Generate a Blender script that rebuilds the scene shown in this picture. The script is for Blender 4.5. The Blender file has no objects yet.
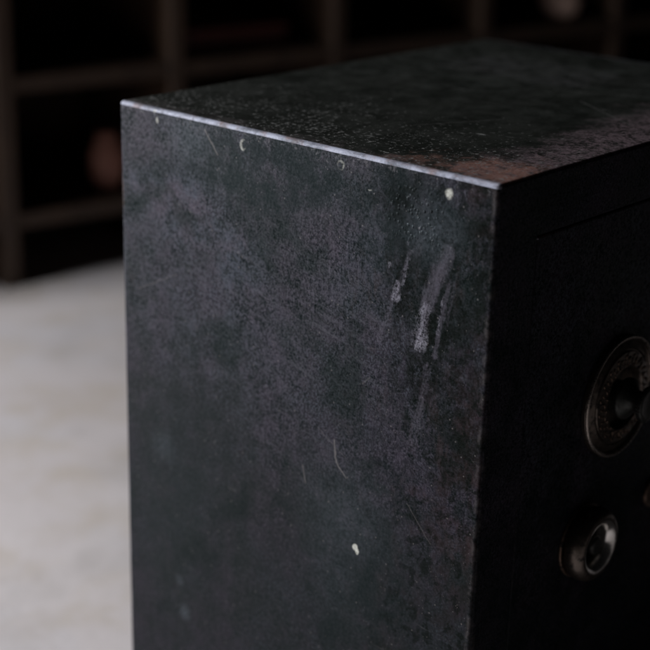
import bpy, bmesh, math, random
from mathutils import Vector, Matrix
random.seed(7)
C = bpy.context.scene

# ------------------------------------------------------------------ camera, light, exposure
W, L, H = 0.4816, 0.3640, 0.62              # the safe: width (front), depth (side), height

cam_d = bpy.data.cameras.new('camera')
cam = bpy.data.objects.new('camera', cam_d)
C.collection.objects.link(cam)
C.camera = cam
CAMLOC = (-0.77006, -0.53494, 0.8539)
R_, U_, F_ = ((0.667491, -0.74423, 0.024044), (0.233847, 0.240172, 0.942143), (0.706945, 0.623249, -0.334348))
cam.matrix_world = Matrix(((R_[0], U_[0], -F_[0], CAMLOC[0]),
                           (R_[1], U_[1], -F_[1], CAMLOC[1]),
                           (R_[2], U_[2], -F_[2], CAMLOC[2]),
                           (0, 0, 0, 1)))
cam_d.sensor_width = 36
cam_d.lens = 83.93
cam_d.clip_start = 0.02
cam_d.clip_end = 100
cam_d.dof.use_dof = True
cam_d.dof.focus_distance = 1.045
cam_d.dof.aperture_fstop = 4.4
cam_d.dof.aperture_blades = 9

world = bpy.data.worlds.new('World')
C.world = world
world.use_nodes = True
bg = world.node_tree.nodes['Background']
bg.inputs['Color'].default_value = (0.55, 0.62, 0.75, 1)
bg.inputs['Strength'].default_value = 0.0015

SPREAD = 160
def area(name, loc, target, sx, sy, power, col):
    d = bpy.data.lights.new(name, 'AREA')
    d.shape = 'RECTANGLE'; d.size = sx; d.size_y = sy
    d.energy = power; d.color = col; d.spread = math.radians(SPREAD)
    o = bpy.data.objects.new(name, d)
    C.collection.objects.link(o)
    o.location = loc
    o.rotation_euler = (Vector(target) - Vector(loc)).to_track_quat('-Z', 'Y').to_euler()
    return o
# one tall window to the left, in line with the shelf behind
area('window_light', (-1.25, 2.0, 1.15), (-0.25, 0.35, 0.30), 1.2, 1.6, 75, (0.93, 0.955, 1.0))

C.view_settings.view_transform = 'Standard'
C.view_settings.look = 'None'
C.view_settings.exposure = 0
C.view_settings.gamma = 1
C.view_settings.use_curve_mapping = False
C.cycles.use_denoising = True
C.cycles.max_bounces = 6

# ------------------------------------------------------------------ helpers
def empty(name, label, cat, loc=(0, 0, 0), rz=0, group=None):
    o = bpy.data.objects.new(name, None)
    C.collection.objects.link(o)
    o.location = loc; o.rotation_euler = (0, 0, rz)
    o['label'] = label; o['category'] = cat
    if group: o['group'] = group
    return o

def obj(name, bm, mat, parent=None, loc=(0, 0, 0), smooth=False, angle=None):
    me = bpy.data.meshes.new(name)
    bmesh.ops.recalc_face_normals(bm, faces=bm.faces[:])
    if smooth:
        for f in bm.faces: f.smooth = True
        if angle is not None:
            for e in bm.edges:
                if len(e.link_faces) == 2 and e.calc_face_angle(0) > angle: e.smooth = False
    bm.to_mesh(me); bm.free()
    me.materials.append(mat)
    o = bpy.data.objects.new(name, me)
    C.collection.objects.link(o)
    o.location = loc
    if parent: o.parent = parent
    return o

def add_box(bm, x0, x1, y0, y1, z0, z1, bev=0, seg=2):
    r = bmesh.ops.create_cube(bm, size=1)
    for v in r['verts']:
        v.co = Vector((x0 + (v.co.x + .5) * (x1 - x0), y0 + (v.co.y + .5) * (y1 - y0), z0 + (v.co.z + .5) * (z1 - z0)))
    if bev:
        es = list({e for v in r['verts'] for e in v.link_edges})
        bmesh.ops.bevel(bm, geom=es, offset=bev, segments=seg, affect='EDGES', profile=.5)

def add_lathe(bm, prof, axis='Z', n=64, closed=False):
    """prof: list of (radius, height). Revolved round +Z, or round -Y (towards the front) for axis 'F'."""
    rings = []
    for r, h in prof:
        if r < 1e-6:
            co = Vector((0, 0, h)) if axis == 'Z' else Vector((0, -h, 0))
            rings.append([bm.verts.new(co)])
        else:
            ring = []
            for k in range(n):
                a = 2 * math.pi * k / n
                co = Vector((r * math.cos(a), r * math.sin(a), h)) if axis == 'Z' else Vector((r * math.cos(a), -h, r * math.sin(a)))
                ring.append(bm.verts.new(co))
            rings.append(ring)
    pairs = list(zip(rings, rings[1:]))
    if closed: pairs.append((rings[-1], rings[0]))
    for a, b in pairs:
        if len(a) == 1 and len(b) == 1: continue
        for k in range(n):
            k2 = (k + 1) % n
            if len(a) == 1: bm.faces.new((a[0], b[k], b[k2]))
            elif len(b) == 1: bm.faces.new((a[k], a[k2], b[0]))
            else: bm.faces.new((a[k], a[k2], b[k2], b[k]))

def arc(r0, h0, rad, a0, a1, n=8):
    return [(r0 + rad * math.cos(math.radians(a0 + (a1 - a0) * i / n)), h0 + rad * math.sin(math.radians(a0 + (a1 - a0) * i / n))) for i in range(n + 1)]

# ---- small node language: every V wraps a socket and supports arithmetic
class NT:
    def __init__(self, name):
        self.m = bpy.data.materials.new(name)
        self.m.use_nodes = True
        self.t = self.m.node_tree
        self.b = self.t.nodes['Principled BSDF']
        self.tc = self.t.nodes.new('ShaderNodeTexCoord')
        self.P = V(self, self.tc.outputs['Object'])
        s = self.t.nodes.new('ShaderNodeSeparateXYZ')
        self.t.links.new(self.tc.outputs['Object'], s.inputs[0])
        self.x, self.y, self.z = (V(self, s.outputs[i]) for i in range(3))
    def put(self, sock, v):
        if isinstance(v, V): self.t.links.new(v.s, sock)
        else: sock.default_value = v
    def math(self, op, a, b=None, c=None, clamp=False):
        n = self.t.nodes.new('ShaderNodeMath'); n.operation = op; n.use_clamp = clamp
        for i, v in enumerate((a, b, c)):
            if v is not None: self.put(n.inputs[i], v)
        return V(self, n.outputs[0])
    def vec(self, x, y, z):
        n = self.t.nodes.new('ShaderNodeCombineXYZ')
        for i, v in enumerate((x, y, z)): self.put(n.inputs[i], v)
        return V(self, n.outputs[0])
    def ss(self, v, lo, hi):                       # smooth step, rising from lo to hi (lo > hi falls)
        n = self.t.nodes.new('ShaderNodeMapRange'); n.interpolation_type = 'SMOOTHSTEP'
        a, b, ta, tb = (lo, hi, 0.0, 1.0) if lo <= hi else (hi, lo, 1.0, 0.0)
        self.put(n.inputs['Value'], v)
        n.inputs['From Min'].default_value = a; n.inputs['From Max'].default_value = b
        n.inputs['To Min'].default_value = ta; n.inputs['To Max'].default_value = tb
        return V(self, n.outputs['Result'])
    def noise(self, scale, detail=4, rough=.55, dist=0, p=None, color=False, stretch=None, off=None):
        n = self.t.nodes.new('ShaderNodeTexNoise')
        p = p or self.P
        if stretch or off:
            mp = self.t.nodes.new('ShaderNodeMapping')
            self.put(mp.inputs['Vector'], p)
            if stretch: mp.inputs['Scale'].default_value = stretch
            if off: mp.inputs['Location'].default_value = off
            p = V(self, mp.outputs[0])
        self.put(n.inputs['Vector'], p)
        n.inputs['Scale'].default_value = scale; n.inputs['Detail'].default_value = detail
        n.inputs['Roughness'].default_value = rough; n.inputs['Distortion'].default_value = dist
        return V(self, n.outputs['Color' if color else 'Fac'])
    def voro(self, scale, feature='F1', p=None, stretch=None, rnd=1):
        n = self.t.nodes.new('ShaderNodeTexVoronoi'); n.feature = feature
        p = p or self.P
        if stretch:
            mp = self.t.nodes.new('ShaderNodeMapping'); self.put(mp.inputs['Vector'], p)
            mp.inputs['Scale'].default_value = stretch; p = V(self, mp.outputs[0])
        self.put(n.inputs['Vector'], p)
        n.inputs['Scale'].default_value = scale; n.inputs['Randomness'].default_value = rnd
        d = V(self, n.outputs['Distance'])
        if feature == 'F1':
            s = self.t.nodes.new('ShaderNodeSeparateColor'); self.t.links.new(n.outputs['Color'], s.inputs[0])
            return d, V(self, s.outputs[0]), V(self, s.outputs[1])
        return d
    def mix(self, f, a, b):                        # colours
        n = self.t.nodes.new('ShaderNodeMix'); n.data_type = 'RGBA'
        self.put(n.inputs[0], f)
        for s, v in ((n.inputs[6], a), (n.inputs[7], b)):
            self.put(s, v if isinstance(v, V) else (*v, 1))
        return V(self, n.outputs[2])
    def lerp(self, f, a, b): return (b - a) * f + a if isinstance(a, V) or isinstance(b, V) else f * (b - a) + a
    def bump(self, h, strength=.3, dist=.001, prev=None):
        n = self.t.nodes.new('ShaderNodeBump')
        n.inputs['Strength'].default_value = strength; n.inputs['Distance'].default_value = dist
        self.put(n.inputs['Height'], h)
        if prev: self.put(n.inputs['Normal'], prev)
        return V(self, n.outputs[0])
    def normal(self):
        n = self.t.nodes.new('ShaderNodeNewGeometry')
        s = self.t.nodes.new('ShaderNodeSeparateXYZ'); self.t.links.new(n.outputs['True Normal'], s.inputs[0])
        return [V(self, s.outputs[i]) for i in range(3)]
    def set(self, **k):
        for a, v in k.items():
            s = self.b.inputs[a.replace('_', ' ')]
            if isinstance(v, tuple) and len(v) == 3: v = (*v, 1)
            self.put(s, v)

class V:
    def __init__(self, nt, s): self.n, self.s = nt, s
    def __add__(self, o): return self.n.math('ADD', self, o)
    __radd__ = __add__
    def __mul__(self, o): return self.n.math('MULTIPLY', self, o)
    __rmul__ = __mul__
    def __sub__(self, o): return self.n.math('SUBTRACT', self, o)
    def __rsub__(self, o): return self.n.math('SUBTRACT', o, self)
    def __truediv__(self, o): return self.n.math('DIVIDE', self, o)
    def __pow__(self, o): return self.n.math('POWER', self, o)
    def max(self, o): return self.n.math('MAXIMUM', self, o)
    def min(self, o): return self.n.math('MINIMUM', self, o)
    def abs(self): return self.n.math('ABSOLUTE', self)
    def sqrt(self): return self.n.math('SQRT', self)
    def sat(self): return self.n.math('ADD', self, 0.0, clamp=True)
    def inv(self): return self.n.math('SUBTRACT', 1.0, self, clamp=True)

# ------------------------------------------------------------------ materials
def mat_safe_paint():
    t = NT('worn_black_paint')
    x, y, z = t.x, t.y, t.z
    nx, ny, nz = t.normal()
    is_top = t.ss(nz, .5, .8)
    is_side = t.ss(nx, -.5, -.8)

    big = t.noise(9, 4, .6)
    big2 = t.noise(16, 5, .62, off=(3, 1, 7))
    mid = t.noise(55, 6, .68, .3)
    fine = t.noise(330, 4, .65)
    grain = t.noise(1250, 2, .6)
    # ---- shared warped coordinates on the left side (y, z)
    wn = t.noise(160, 3, .6, color=True)
    sep = t.t.nodes.new('ShaderNodeSeparateColor'); t.t.links.new(wn.s, sep.inputs[0])
    w0, w1 = V(t, sep.outputs[0]) - .5, V(t, sep.outputs[1]) - .5
    def at(warp):
        return y + w0 * warp, z + w1 * warp
    wy, wz = at(.010)
    sy, sz = at(.0028)
    def spot(cy, cz, ry, rz, soft=.5, c=None):
        yy, zz = c or (sy, sz)
        a, b = (yy - cy) * (1 / ry), (zz - cz) * (1 / rz)
        return t.ss((a * a + b * b).sqrt(), 1 + soft, 1 - soft)
    def seg(p, q, w0_, w1_, soft=.4, c=None):      # tapered stroke from p to q on the side
        yy, zz = c or (sy, sz)
        dy, dz = q[0] - p[0], q[1] - p[1]; l2 = dy * dy + dz * dz
        h = ((yy - p[0]) * (dy / l2) + (zz - p[1]) * (dz / l2)).sat()
        a, b = (yy - p[0]) - h * dy, (zz - p[1]) - h * dz
        d = (a * a + b * b).sqrt()
        return t.ss(d / (h * (w1_ - w0_) + w0_), 1 + soft, 1 - soft)
    def mx(*a):
        r = a[0]
        for v in a[1:]: r = r.max(v)
        return r

    # ---- paint of the sides: near-black with a violet dust bloom and green-black bare patches
    bloom = t.ss(mid * .50 + big2 * .55 + fine * .45, .62, .88)
    nb = t.ss(mid * .5 + big * .6, .5, .75)
    base = t.mix(nb, (.0055, .0092, .0098), (.0115, .0106, .0152))
    base = t.mix(bloom * .7, base, (.026, .0205, .031))
    gr2 = t.noise(620, 3, .7)
    cloud = t.ss(big2 * .55 + t.noise(34, 4, .6, off=(1, 5, 2)) * .5, .44, .62)
    dusty = t.ss(gr2 * .6 + fine * .45, .50, .66) * t.lerp(cloud, .18, 1.0)
    base = t.mix(dusty * .85, base, t.mix(t.ss(big, .4, .6), (.044, .056, .075), (.056, .048, .068)))
    brown = t.ss(t.noise(38, 5, .65, off=(9, 2, 2)) + spot(0.0, .36, .05, .3, .8, (wy, wz)) * .22, .60, .80)
    base = t.mix(brown * .42 * is_side, base, (.034, .019, .0175))
    ru, rv = y * -.97 + z * -.25, y * .25 + z * -.97
    rub = t.noise(1.0, 4, .6, p=t.vec(ru * 16, rv * 210, x * 5))
    rub_zone = mx(spot(.14, .50, .12, .07, .9, (wy, wz)), spot(.22, .40, .10, .05, .9, (wy, wz)) * .6)
    base = t.mix(t.ss(rub, .54, .68) * rub_zone * .5 * is_side, base, (.060, .060, .070))
    base = t.mix(t.ss(rub, .46, .34) * rub_zone * .6 * is_side, base, (.0045, .0065, .0068))
    smear = t.ss(t.noise(70, 5, .65, .3, stretch=(1, 1.3, .42), off=(6, 0, 4)), .50, .64) * t.ss(y, .17, .05)
    base = t.mix(smear * .5 * is_side, base, t.mix(t.ss(big2, .42, .58), (.042, .026, .027), (.036, .030, .044)))
    patch = mx(spot(.290, .548, .034, .030, .9, (wy, wz)), spot(.235, .520, .030, .026, .9, (wy, wz)) * .8, spot(.155, .562, .020, .03, .9, (wy, wz)) * .5,
               spot(.325, .560, .03, .012, .9, (wy, wz)) * .7, spot(.11, .545, .05, .045, .9, (wy, wz)) * .35, spot(.25, .46, .07, .05, .9, (wy, wz)) * .35)
    base = t.mix(patch * t.ss(fine * .5 + mid * .5, .38, .62) * .75 * is_side, base, t.mix(t.ss(big2, .44, .58), (.048, .062, .086), (.070, .055, .074)))
    clean = t.ss(t.noise(14, 5, .65, .5, off=(2, 9, 5)), .50, .66)
    base = t.mix(clean * .75 * is_top.inv(), base, (.0042, .0072, .0066))
    low = t.ss(z + (big - .5) * .30 + (mid - .5) * .10 - y * .12, .42, .30)
    base = t.mix(low * .6 * is_top.inv(), base, t.mix(nb, (.0068, .0098, .0096), (.0105, .0105, .0130)))
    # smooth glossy islands where the old enamel is whole
    whole = mx(spot(.20, .592, .085, .032, .55, (wy, wz)), spot(.075, .585, .035, .04, .7, (wy, wz)),
               spot(.115, .325, .045, .07, .8, (wy, wz)) * .7, spot(.30, .30, .05, .07, .8, (wy, wz)) * .6)
    whole = whole * t.ss(mid, .75, .45)
    base = t.mix(whole * .8, base, (.0050, .0092, .0098))
    # dark scabs round the drips
    scab = mx(spot(.044, .512, .020, .034, .8, (wy, wz)), spot(.008, .575, .010, .05, .9, (wy, wz)),
              spot(.052, .475, .022, .022, .8, (wy, wz)), spot(.075, .535, .012, .03, .8, (wy, wz)),
              spot(.0755, .592, .02, .012, .9, (wy, wz)), spot(.02, .46, .022, .06, .9, (wy, wz)) * .7)
    scab = (scab * t.ss(t.noise(130, 5, .7), .34, .54)) * is_side
    base = t.mix(scab * .85, base, (.0035, .0045, .0035))
    blot = t.ss(t.noise(85, 5, .7, .4, off=(3, 3, 9)), .49, .60) * t.ss(y + w0 * .05, .125, .04) * is_side
    base = t.mix(blot * .75, base, (.0040, .0058, .0046))
    # pale water marks: feathered streaks running down the face, torn by a grain that runs with them
    du, dv = y * .27 + z * -.963, y * .963 + z * .27
    run = t.noise(1.0, 5, .68, .3, p=t.vec(du * 38, dv * 230, x * 5))
    tear = run * .62 + gr2 * .30 + fine * .22
    fy, fz = at(.0065)
    F = (fy, fz)
    def torn(env, lo=.58, hi=1.06):                 # the envelope lowers the threshold instead of drawing an outline
        return t.ss(env * .62 + tear, lo + .32, hi + .32) * t.ss(env, .04, .60)
    faint = mx(seg((.0375, .568), (.0530, .528), .0070, .0095, .95, F), seg((.0500, .484), (.0590, .425), .0040, .0065, .95, F) * .85,
               seg((.0690, .562), (.0930, .492), .0030, .0050, .95, F) * .85, seg((.0360, .545), (.0450, .492), .0035, .0030, .95, F) * .9,
               seg((.0300, .552), (.0360, .515), .0030, .0030, .95, F) * .7, seg((.0205, .590), (.0230, .540), .0050, .0060, .95, F) * .5)
    bright = mx(seg((.0530, .526), (.0588, .499), .0052, .0082, .95, F), seg((.0395, .536), (.0432, .508), .0016, .0020, .9, F) * .85,
                seg((.0705, .556), (.0750, .538), .0026, .0042, .95, F) * .85, seg((.0775, .537), (.0805, .526), .0036, .0046, .95, F) * .95,
                spot(.0710, .5665, .0020, .0026, .7) * .75, spot(.0690, .5725, .0018, .0022, .7) * .7, spot(.0865, .548, .0032, .0036, .8) * .7)
    drip = torn(faint) * is_side
    head = torn(bright, .60, 1.02) * t.ss(gr2 * .6 + fine * .4, .36, .52) * is_side
    base = t.mix(drip * .75, base, (.098, .088, .110))
    base = t.mix(head * .9, base, t.mix(t.ss(tear, .45, .68), (.135, .120, .150), (.26, .25, .29)))
    # soft bluish smudges, plus a bluish sheen painted into the lower side
    bl = mx(spot(.284, .603, .019, .013, .8, (wy, wz)) * .36, spot(.318, .340, .011, .011, .95, (wy, wz)) * .26,
            spot(.2935, .194, .005, .006, .8) * .5, spot(.300, .222, .004, .004, .8) * .3,
            spot(.052, .580, .022, .018, .8, (wy, wz)) * .32, spot(.12, .345, .035, .035, .95, (wy, wz)) * .22, spot(.125, .318, .03, .05, .95, (wy, wz)) * .12) * is_side
    base = t.mix(bl * t.ss(fine * .6 + mid * .4, .3, .6), base, (.085, .098, .115))
    # fine scratches and specks
    sd, sr, sg = t.voro(520)
    specks = t.ss(sd, .26, .12) * t.ss(sr, .962, .975) * t.ss(mid, .35, .6)
    sd2, sr2, _ = t.voro(190)
    specks = mx(specks, t.ss(sd2, .16, .07) * t.ss(sr2, .965, .975))
    lines = t.ss((t.noise(26, 2, .5, .6, stretch=(1, .35, 1.6), off=(4, 4, 4)) - .5).abs(), .0022, .0006) * t.ss(t.noise(20, 2), .55, .68) * .35
    tick = mx(seg((.2677, .6119), (.2539, .5953), .0008, .0005, .5), seg((.1323, .4032), (.1297, .3863), .0006, .0008, .4),
              seg((.1297, .3863), (.1196, .3768), .0007, .0004, .4), seg((.1624, .3732), (.1600, .3599), .0005, .0005, .4) * .8,
              seg((.148, .408), (.12, .392), .0005, .0003, .4) * .3, seg((.345, .470), (.300, .492), .0006, .0004, .5) * .4,
              seg((.062, .376), (.040, .352), .0005, .0004, .5) * .4, seg((.107, .455), (.100, .462), .0006, .0004, .5) * .4) * is_side
    base = t.mix((specks * .5 * is_top.inv()).max(tick * .55).max(lines * is_side * .5), base, (.16, .145, .14))

    # ---- top: bare green-black, peppered with light specks, rust and violet dust towards the front edge
    tb = t.mix(t.ss(t.noise(20, 5, .6) * .6 + mid * .4, .38, .66), (.0115, .0130, .0105), (.027, .0285, .0245))
    ghost = t.ss(x + w0 * .02, .305, .33) * t.ss(x + w0 * .02, .42, .40) * t.ss(y + w1 * .02, .14, .16) * t.ss(y + w1 * .02, .31, .29)
    tb = t.mix(ghost * t.ss(mid, .36, .58) * .8, tb, (.052, .051, .050))
    tb = t.mix(t.ss(big2 * .5 + mid * .5, .44, .62) * t.ss(x + y * .5, .16, .42) * .6, tb, (.040, .043, .038))
    dn = (t.noise(30, 6, .7, .4) - .5)
    dust = t.ss(y + dn * .15 - t.ss(x, .1, .3) * .012, .072, .022)
    dust = dust * t.ss(fine * .55 + mid * .5, .40, .60)
    tb = t.mix(dust * .85, tb, t.mix(t.ss(gr2 * .5 + fine * .5, .40, .60), (.085, .055, .062), (.18, .131, .143)))
    rust = t.ss((x * x * .75 + y * y * .42).sqrt() + dn * .13 + (t.noise(150, 4, .7) - .5) * .06, .070, .026)
    tb = t.mix(rust * t.ss(t.noise(90, 5, .65), .33, .55) * .9, tb, t.mix(t.ss(fine * .5 + gr2 * .5, .38, .62), (.175, .080, .060), (.29, .155, .125)))
    near = t.ss(x + dn * .05, .20, .03)
    edge_dust = t.ss(x + dn * .05, .022, .003)
    tb = t.mix(edge_dust * t.ss(fine * .5 + mid * .5, .42, .58) * .6, tb, (.085, .070, .072))
    td, tr, tg = t.voro(240, stretch=(1.35, .75, 1))
    td2, tr2, _ = t.voro(95, stretch=(1.3, .6, 1))
    flecks = t.ss(td, .34, .16) * t.ss(tr + near * .24, .98, 1.02)
    flecks = mx(flecks, t.ss(td2 + (fine - .5) * .6, .30, .15) * t.ss(tr2 + near * .10, .97, 1.01) * .8)
    streak = t.ss(t.noise(60, 4, .6, stretch=(1.6, .35, 1), off=(2, 8, 0)), .66, .74) * t.ss(big2, .42, .6)
    def tseg(p, q, w):
        dx, dy = q[0] - p[0], q[1] - p[1]; l2 = dx * dx + dy * dy
        h = ((x + w0 * .003 - p[0]) * (dx / l2) + (y + w1 * .003 - p[1]) * (dy / l2)).sat()
        a, b = (x + w0 * .003 - p[0]) - h * dx, (y + w1 * .003 - p[1]) - h * dy
        return t.ss((a * a + b * b).sqrt() * (1 / w), 1.4, .5)
    tscr = mx(tseg((.275, .118), (.224, .041), .0007), tseg((.10, .150), (.17, .118), .0006) * .7, tseg((.33, .10), (.30, .16), .0008) * .7,
              tseg((.06, .22), (.16, .24), .0006) * .6, tseg((.19, .19), (.24, .13), .0005) * .6)
    tb = t.mix(tscr * .6, tb, (.12, .115, .11))
    flake = t.noise(260, 5, .72, .4, off=(7, 1, 3)) + near * .055 + (big2 - .5) * .12
    flakes = t.ss(flake, .625, .69) * t.lerp(near, .25, 1.0)
    tb = t.mix(mx(flecks * t.ss(big2 * .6 + mid * .4, .44, .58) * .9, streak * .30, flakes * .95), tb, (.25, .245, .235))

    base = t.mix(is_top, base, tb)

    # ---- worn edges: the paint is rubbed through on every rounded arris
    ex, ey, ez = x.min(W - x), y.min(L - y), H - z
    top_edge = t.ss(ex.max(ez) + (mid - .5) * .0024 + (fine - .5) * .0016 - t.ss(y, .12, .0) * .0010, .0042, .0025)
    arris = t.ss(nz, .08, .12) * t.ss(nx, -.08, -.12)
    top_edge = arris.max(top_edge * is_top)
    wear = top_edge * t.ss(fine * .5 + mid * .6, .26, .50)
    scuff = t.ss(t.noise(120, 5, .7, .2, stretch=(1, .45, 1)), .36, .62)
    base = t.mix(wear * t.lerp(scuff, .34, .95), base, t.mix(t.ss(t.noise(42, 4, .6, off=(0, 3, 3)), .50, .68), (.45, .46, .555), (.38, .29, .30)))
    v_edge = t.ss(ex.max(L - y) + (mid - .5) * .005, .0042, .0022) * t.ss(t.noise(24, 4, .6), .42, .6)
    base = t.mix(v_edge * .55, base, t.mix(t.ss((z - .535).abs() + (mid - .5) * .02, .028, .018), (.085, .085, .10), (.15, .095, .08)))
    n_edge = t.ss(ex.max(y) + (mid - .5) * .004, .0060, .0030) * t.ss(t.noise(70, 5, .7), .45, .62)
    base = t.mix(n_edge * .5, base, (.075, .065, .065))

    nick = t.ss(t.noise(170, 5, .7, off=(1, 1, 5)) + t.ss(ex.max(ez * .55), .011, .002) * .16, .71, .78) * is_top.inv() * t.ss(ez, .02, .012)
    base = t.mix(nick * .3 * is_side, base, (.20, .19, .20))
    # ---- cream paint chips on the side
    chip = mx(spot(.0394, .6067, .0029, .0031, .45), spot(.1087, .3241, .0024, .0026, .18), spot(.1068, .3215, .0018, .0024, .2),
              spot(.3205, .6108, .0012, .0022, .5) * .6, spot(.1063, .5967, .0016, .0007, .5) * .35,
              spot(.2279, .6073, .0030, .0038, .3) * spot(.2266, .6077, .0026, .0032, .35).inv() * .75,
              spot(.133, .6093, .0030, .0033, .3) * spot(.1336, .6086, .0024, .0029, .35).inv() * .5) * is_side
    chip = mx(chip, spot(.323, .6175, .0018, .0012, .4) * .6 * is_top.inv())
    chip = chip * t.ss(fine * .6 + grain * .5, .36, .52)
    base = t.mix(chip, base, t.mix(t.ss(gr2, .30, .60), (.28, .27, .22), (.58, .575, .52)))

    # ---- gloss
    rough = t.lerp(bloom, .40, .58)
    rough = t.lerp(whole, rough, .33)
    rough = t.lerp(is_top, rough, t.lerp(t.ss(mid, .35, .65), .42, .58))
    rough = t.lerp(mx(dust * is_top, rust * is_top, drip), rough, .75)
    rough = t.lerp(wear, rough, .42)
    rough = t.lerp(chip, rough, .6) + (grain - .5) * .10
    # ---- relief
    bd, br_, _ = t.voro(380)
    bub = mx(spot(.0555, .5925, .012, .0035, .5), spot(.066, .588, .020, .018, .9) * .5, spot(.05, .577, .016, .010, .8) * .35) * is_side
    bubbles = t.ss(bd, .55, .05) * t.ss(br_, .25, .8) * bub
    h = fine * .00013 + grain * .00004 + mid * .00025 + bubbles * .0009
    t.set(Base_Color=base, Roughness=rough, Normal=t.bump(h, 1.0, 1.0))
    # dust and pitting break the gloss up at every scale
    pits = t.ss(gr2 * .60 + fine * .40 + mid * .20, .47, .72)
    spec = t.lerp(pits, .0, .31) * t.lerp(t.ss(y, .16, .02) * is_side, 1.0, .70)
    spec = t.lerp(low, spec, spec * .45 + .062)
    spec = t.lerp(whole, spec, spec * .35 + .075)
    spec = t.lerp(is_top, spec, .20)
    spec = spec * t.lerp(scab.max(blot * .8), 1.0, .3) * t.lerp(clean, 1.0, .72) * t.lerp(brown * is_side, 1.0, .6)
    t.put(t.b.inputs['Specular Tint'], t.mix(is_top, t.mix(mx(clean, whole), t.mix(nb, (.90, .92, 1.0), (.96, .91, 1.0)), (.78, .98, 1.0)), (1, 1, 1)))
    t.put(t.b.inputs['Specular IOR Level'], spec)
    return t.m

def mat_metal(name, c1, c2, rough, metallic=.9, scale=160, patina=(.012, .009, .008), pat_lo=.5, pat_hi=.65):
    t = NT(name)
    a = t.noise(scale, 5, .65); b = t.noise(scale * 3.5, 3, .6)
    p = t.ss(a, pat_lo, pat_hi)
    col = t.mix(b, c1, c2)
    t.set(Base_Color=t.mix(p, col, patina), Roughness=t.lerp(p, rough, min(rough + .25, .9)) + (b - .5) * .12,
          Metallic=t.lerp(p, metallic, metallic * .4), Normal=t.bump(a * .0004 + b * .0001, 1, 1))
    return t.m

def mat_floor():
    t = NT('pale_screed')
    a = t.noise(1.6, 4, .55); b = t.noise(7, 5, .6); c = t.noise(60, 5, .65); d = t.noise(420, 3, .6)
    col = t.mix(t.ss(a, .35, .65), (.59, .53, .515), (.67, .61, .595))
    col = t.mix(t.ss(b, .46, .64) * .6, col, (.53, .455, .38))
    col = t.mix(t.ss(t.noise(3.2, 5, .6, off=(1, 8, 0)), .50, .66) * .5, col, (.44, .40, .375))
    col = t.mix(t.ss(t.noise(4.5, 4, .6, off=(5, 5, 0)), .5, .66) * .4, col, (.60, .57, .585))
    col = t.mix(t.ss(c, .6, .75) * .3, col, (.42, .38, .35))
    t.set(Base_Color=col, Roughness=.62 + (c - .5) * .3, Normal=t.bump(c * .0008 + d * .0003, .8, 1))
    return t.m

def mat_wood(name, c1, c2, rough=.6):
    t = NT(name)
    g = t.noise(24, 6, .65, .8, stretch=(1, 1, .18)); f = t.noise(190, 3, .6, stretch=(1, 1, .12))
    t.set(Base_Color=t.mix(t.ss(g * .7 + f * .35, .38, .68), c1, c2), Roughness=rough + (f - .5) * .2, Normal=t.bump(f * .0006 + g * .0008, .8, 1))
    return t.m

def mat_plain(name, c1, c2, rough=.6, scale=30):
    t = NT(name)
    g = t.noise(scale, 5, .6); f = t.noise(scale * 8, 3, .6)
    t.set(Base_Color=t.mix(t.ss(g, .35, .65), c1, c2), Roughness=rough + (f - .5) * .2, Normal=t.bump(g * .0006 + f * .0003, .8, 1))
    return t.m

M_paint = mat_safe_paint()
M_steel = mat_metal('aged_nickel', (.36, .31, .27), (.46, .41, .37), .27, pat_lo=.55, pat_hi=.72)
M_bronze = mat_metal('browned_bronze', (.17, .115, .085), (.24, .17, .13), .42, scale=210, pat_lo=.5, pat_hi=.62)
M_crescent = mat_metal('lit_crescent_nickel', (.80, .77, .73), (.90, .87, .83), .17, scale=110, patina=(.035, .025, .02), pat_lo=.60, pat_hi=.78)  # bright colour carries the lit crescent inside the handle ring
M_darkm = mat_metal('blackened_iron', (.05, .052, .05), (.085, .088, .082), .38, metallic=.7)
M_dull = mat_metal('dulled_nickel', (.13, .105, .088), (.20, .168, .145), .30, scale=140, pat_lo=.48, pat_hi=.66)
M_iron = mat_metal('dark_well_iron', (.018, .017, .016), (.03, .028, .026), .5, metallic=.5)  # near-black, darkens the recess inside the handle ring
M_floor = mat_floor()
M_wood = mat_wood('dark_stained_wood', (.033, .0165, .009), (.058, .032, .0175))
M_clay = mat_plain('red_brown_clay', (.27, .115, .085), (.36, .17, .125), .65, 22)
M_pale = mat_plain('pale_clay', (.62, .43, .35), (.74, .54, .44), .6, 22)
M_red = mat_plain('dark_red_lacquer', (.070, .011, .008), (.095, .018, .013), .45, 18)

# ------------------------------------------------------------------ floor
bm = bmesh.new()
bmesh.ops.create_grid(bm, x_segments=8, y_segments=8, size=6)
fl = obj('floor', bm, M_floor)
fl['kind'] = 'structure'

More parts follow.
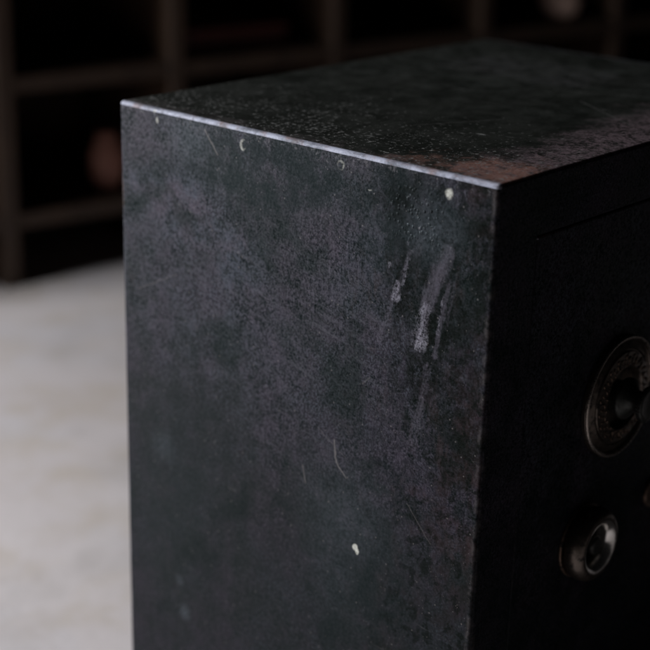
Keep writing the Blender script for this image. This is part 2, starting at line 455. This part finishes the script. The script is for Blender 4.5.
# ------------------------------------------------------------------ storage shelf behind
ang = math.radians(-11.5)
T_ = Vector((math.cos(ang), math.sin(ang), 0)); N_ = Vector((-math.sin(ang), math.cos(ang), 0))
KD = 1.704                                             # distance of its front plane along N_
o0 = N_ * KD
shelf = empty('storage_shelf', 'dark wooden pigeonhole shelf out of focus behind the safe', 'shelf', tuple(o0), ang)
posts = [.112, .457, .801, 1.171, 1.561, 1.97, 2.40]
SX0, SX1, SD, TH = posts[0] - .016, posts[-1] + .016, .36, .030
levels = [.118, .360, .602, .844, 1.086]
for s in posts:
    bm = bmesh.new(); add_box(bm, s - .016, s + .016, 0, SD, 0, levels[-1] - TH / 2 - .001, .002, 1)
    obj('upright', bm, M_wood, shelf)
for zb in levels[:-1]:
    for a, b in zip(posts, posts[1:]):
        bm = bmesh.new(); add_box(bm, a + .0165, b - .0165, .003, SD - .001, zb - TH / 2, zb + TH / 2, .002, 1)
        obj('shelf_board', bm, M_wood, shelf)
bm = bmesh.new(); add_box(bm, SX0 - .01, SX1 + .01, -.008, SD, levels[-1] - TH / 2, levels[-1] + TH / 2, .003, 1)
obj('top_board', bm, M_wood, shelf)
bm = bmesh.new(); add_box(bm, SX0, SX1, SD + .001, SD + .013, 0, levels[-1] + TH / 2)
obj('back_panel', bm, M_wood, shelf)

def on_shelf(s, d, z):
    return tuple(o0 + T_ * s + N_ * d + Vector((0, 0, z)))
# things standing in the pigeonholes
JS = .9
jar = empty('clay_jar', 'blurred red-brown clay jar in the lower pigeonhole left of the safe', 'jar', on_shelf(.690, .075, .1335))
bm = bmesh.new()
add_lathe(bm, [(0, 0), (.026, 0), (.031, .005), (.042, .032), (.045, .056), (.041, .080), (.029, .096), (.024, .102), (.029, .112), (.025, .113), (.020, .104), (.025, .094), (.037, .078), (.040, .056), (.027, .012), (0, .010)], n=40)
obj('jar_body', bm, M_clay, jar, smooth=True); jar.scale = (JS * .86, JS * .86, JS * 1.08)
bm = bmesh.new()
torus_z = [(.0245 + .0025 * math.cos(math.radians(q)), .1005 + .0025 * math.sin(math.radians(q))) for q in range(0, 360, 45)]
add_lathe(bm, torus_z, n=40, closed=True)
obj('neck_ring', bm, M_clay, jar, smooth=True)
pot = empty('pale_pot', 'blurred pale round pot in the upper pigeonhole beyond the safe top', 'pot', on_shelf(1.835, .06, .3755))
bm = bmesh.new()
add_lathe(bm, [(0, 0), (.024, 0), (.040, .018), (.046, .042), (.038, .066), (.026, .076), (.030, .084), (.026, .085), (.022, .075), (.034, .062), (.040, .040), (.022, .010), (0, .009)], n=40)
obj('pot_body', bm, M_pale, pot, smooth=True)
box = empty('lacquer_box', 'blurred low dark red box lying in the upper pigeonhole behind the safe', 'box', on_shelf(.965, .12, .3755), ang)
bm = bmesh.new(); add_box(bm, -.115, .115, -.07, .09, 0, .030, .003, 2); obj('box_base', bm, M_red, box)
bm = bmesh.new(); add_box(bm, -.118, .118, -.073, .093, .0305, .046, .004, 2); obj('box_lid', bm, M_red, box)

# ------------------------------------------------------------------ the safe
safe = empty('antique_safe', 'antique black iron safe with worn scuffed paint standing on the pale floor', 'safe', (W / 2, L / 2, 0))
off = (-W / 2, -L / 2, 0)
DX0, DX1, DZ0, DZ1 = .0465, W - .0465, .045, H - .0425      # door opening

def safe_body():
    bm = bmesh.new()
    add_box(bm, 0, W, 0, L, 0, H, .0030, 5)
    fr = max((f for f in bm.faces if f.normal.y < -.99), key=lambda f: f.calc_area())
    bmesh.ops.inset_region(bm, faces=[fr], thickness=.03)
    cx, cz = W / 2, H / 2
    for v in fr.verts:
        v.co.x = DX0 if v.co.x < cx else DX1
        v.co.z = DZ0 if v.co.z < cz else DZ1
    r = bmesh.ops.extrude_face_region(bm, geom=[fr])
    vs = [g for g in r['geom'] if isinstance(g, bmesh.types.BMVert)]
    bmesh.ops.delete(bm, geom=[fr], context='FACES_ONLY')
    for v in vs: v.co.y += .03
    return bm
b = obj('body', safe_body(), M_paint, safe, off, smooth=True, angle=math.radians(25))
b.modifiers.new('weighted', 'WEIGHTED_NORMAL').keep_sharp = True

bm = bmesh.new(); g = .0019
add_box(bm, DX0 + g, DX1 - g, .0006, .028, DZ0 + g, DZ1 - g, .0016, 3)
door = obj('door', bm, M_paint, safe, off, smooth=True, angle=math.radians(25))
door.modifiers.new('weighted', 'WEIGHTED_NORMAL').keep_sharp = True

# combination dial -------------------------------------------------
DC = Vector((.1703, .0006, H - .1919))
dial_loc = Vector(off) + DC
bm = bmesh.new()                                            # backing plate with its bead rim
RD = .0475
add_lathe(bm, [(.0, .0005), (RD, .0005)] + arc(RD - .0018, .0030, .0020, -20, 150, 10) + [(RD - .0042, .0032), (.0378, .0056), (.0370, .0044), (.0362, .0044), (.0356, .0064)] +
          [(.0250, .0078), (.0240, .0068), (.0232, -.003), (0, -.003)], 'F', 128)
dial = obj('dial', bm, M_dull, safe, dial_loc, smooth=True, angle=math.radians(50))
bm = bmesh.new()                                            # thin bright bead round the plate
add_lathe(bm, arc(RD - .0010, .0046, .0013, 0, 360, 10)[:-1], 'F', 128, closed=True)
obj('dial_rim', bm, M_steel, dial, smooth=True)
# raised scroll ornament on the ring
bm = bmesh.new()
def torus(bm, c, R, r, ax0=0, ax1=360, n=14, m=6):
    rings = []
    for i in range(n + 1):
        a = math.radians(ax0 + (ax1 - ax0) * i / n)
        taper = 1 if ax1 - ax0 >= 360 else .55 + .45 * math.sin(math.pi * i / n)
        cx, cz = c[0] + R * math.cos(a), c[1] + R * math.sin(a)
        ring = []
        for k in range(m):
            q = 2 * math.pi * k / m
            ring.append(bm.verts.new((cx + r * taper * math.cos(q) * math.cos(a), c[2] - r * taper * math.sin(q), cz + r * taper * math.cos(q) * math.sin(a))))
        rings.append(ring)
    for A, B in zip(rings, rings[1:]):
        for k in range(m): bm.faces.new((A[k], A[(k + 1) % m], B[(k + 1) % m], B[k]))
    for R_e in (rings[0], rings[-1]): bm.faces.new(R_e)
rd = random.Random(3)
NS = 18
for i in range(NS):
    a = 2 * math.pi * i / NS
    rr = .0297
    c = (rr * math.cos(a), rr * math.sin(a), -.0073)
    d = math.degrees(a)
    torus(bm, c, .0026, .0007, d + 20, d + 300, 12)
    c2 = ((rr + .0026) * math.cos(a + .17), (rr + .0026) * math.sin(a + .17), -.0069)
    torus(bm, c2, .0014, .0006, d - 60, d + 190, 9)
    c3 = ((rr - .0032) * math.cos(a + .17), (rr - .0032) * math.sin(a + .17), -.0077)
    torus(bm, c3, .0012, .0006, d + 90, d + 330, 9)
obj('ornament_ring', bm, M_bronze, dial, smooth=True)
# turning knob of the dial
bm = bmesh.new()
add_lathe(bm, [(0, -.003), (.0120, -.003), (.0125, .0060), (.0158, .0075), (.0164, .0095), (.0158, .0115), (.0120, .0135), (.0088, .0165), (.0085, .0215), (.0105, .0240)] +
          arc(.0112, .0268, .0022, -60, 90, 6) + [(.0095, .0288), (.0050, .0280), (0, .0278)], 'F', 72)
knob = obj('dial_knob', bm, M_darkm, dial, smooth=True, angle=math.radians(50))
bm = bmesh.new()                                            # knurling on the knob's grip
for i in range(36):
    a = 2 * math.pi * i / 36
    bx = bmesh.ops.create_cube(bm, size=1)
    for v in bx['verts']:
        p = Vector((.0133 + v.co.x * .0009, -.0266 + v.co.y * .0030, v.co.z * .0011))
        v.co = Vector((p.x * math.cos(a) - p.z * math.sin(a), p.y, p.x * math.sin(a) + p.z * math.cos(a)))
obj('knob_knurling', bm, M_darkm, dial)

# round cupped pull below the dial ----------------------------------
KC = Vector((.1372, .0006, H - .3010))
bm = bmesh.new()                                            # flange
RK = .0294
add_lathe(bm, [(0, .0004), (RK, .0004)] + arc(RK - .0008, .0012, .0008, -20, 120, 6) + [(.0280, .0018), (0, .0018)], 'F', 96)
pull = obj('handle', bm, M_bronze, safe, Vector(off) + KC, smooth=True, angle=math.radians(50))
bm = bmesh.new()                                            # thick rounded ring, outer half darker to keep its left side dim
ring_p = lambda q: (.0222 + .0070 * math.cos(math.radians(q)), .0096 + .0090 * math.sin(math.radians(q)))
add_lathe(bm, [ring_p(q) for q in range(-90, 96, 8)], 'F', 128)
obj('handle_ring', bm, M_dull, pull, smooth=True)
bm = bmesh.new()                                            # its inner side, lit crescent painted by brighter metal
add_lathe(bm, [ring_p(q) for q in range(94, 266, 8)], 'F', 128)
obj('ring_lit_inside', bm, M_crescent, pull, smooth=True)
bm = bmesh.new()                                            # floor of the well, recess shade put in as near-black colour
add_lathe(bm, [(.0215, .0030), (.0120, .0026), (0, .0026)], 'F', 64)
obj('well_floor', bm, M_iron, pull, smooth=True)
bm = bmesh.new()                                            # rounded centre knob
add_lathe(bm, [(0, .0027), (.0085, .0027), (.0078, .0050), (.0052, .0070), (.0050, .0100)] + arc(.0046, .0128, .0030, -55, 90, 8) + [(.0020, .0160), (0, .0161)], 'F', 48)
obj('handle_knob', bm, M_darkm, pull, smooth=True, angle=math.radians(50))

# keyhole escutcheon, at the picture's right edge --------------------
EC = Vector((.2419, .0006, H - .2959))
bm = bmesh.new()
RE = .0135
add_lathe(bm, [(0, .0004), (RE, .0004)] + arc(RE - .0012, .0016, .0012, -10, 130, 6) + [(RE - .0035, .0022), (.0060, .0030), (.0052, .0014), (0, .0010)], 'F', 64)
obj('keyhole_plate', bm, M_bronze, safe, Vector(off) + EC, smooth=True, angle=math.radians(50))
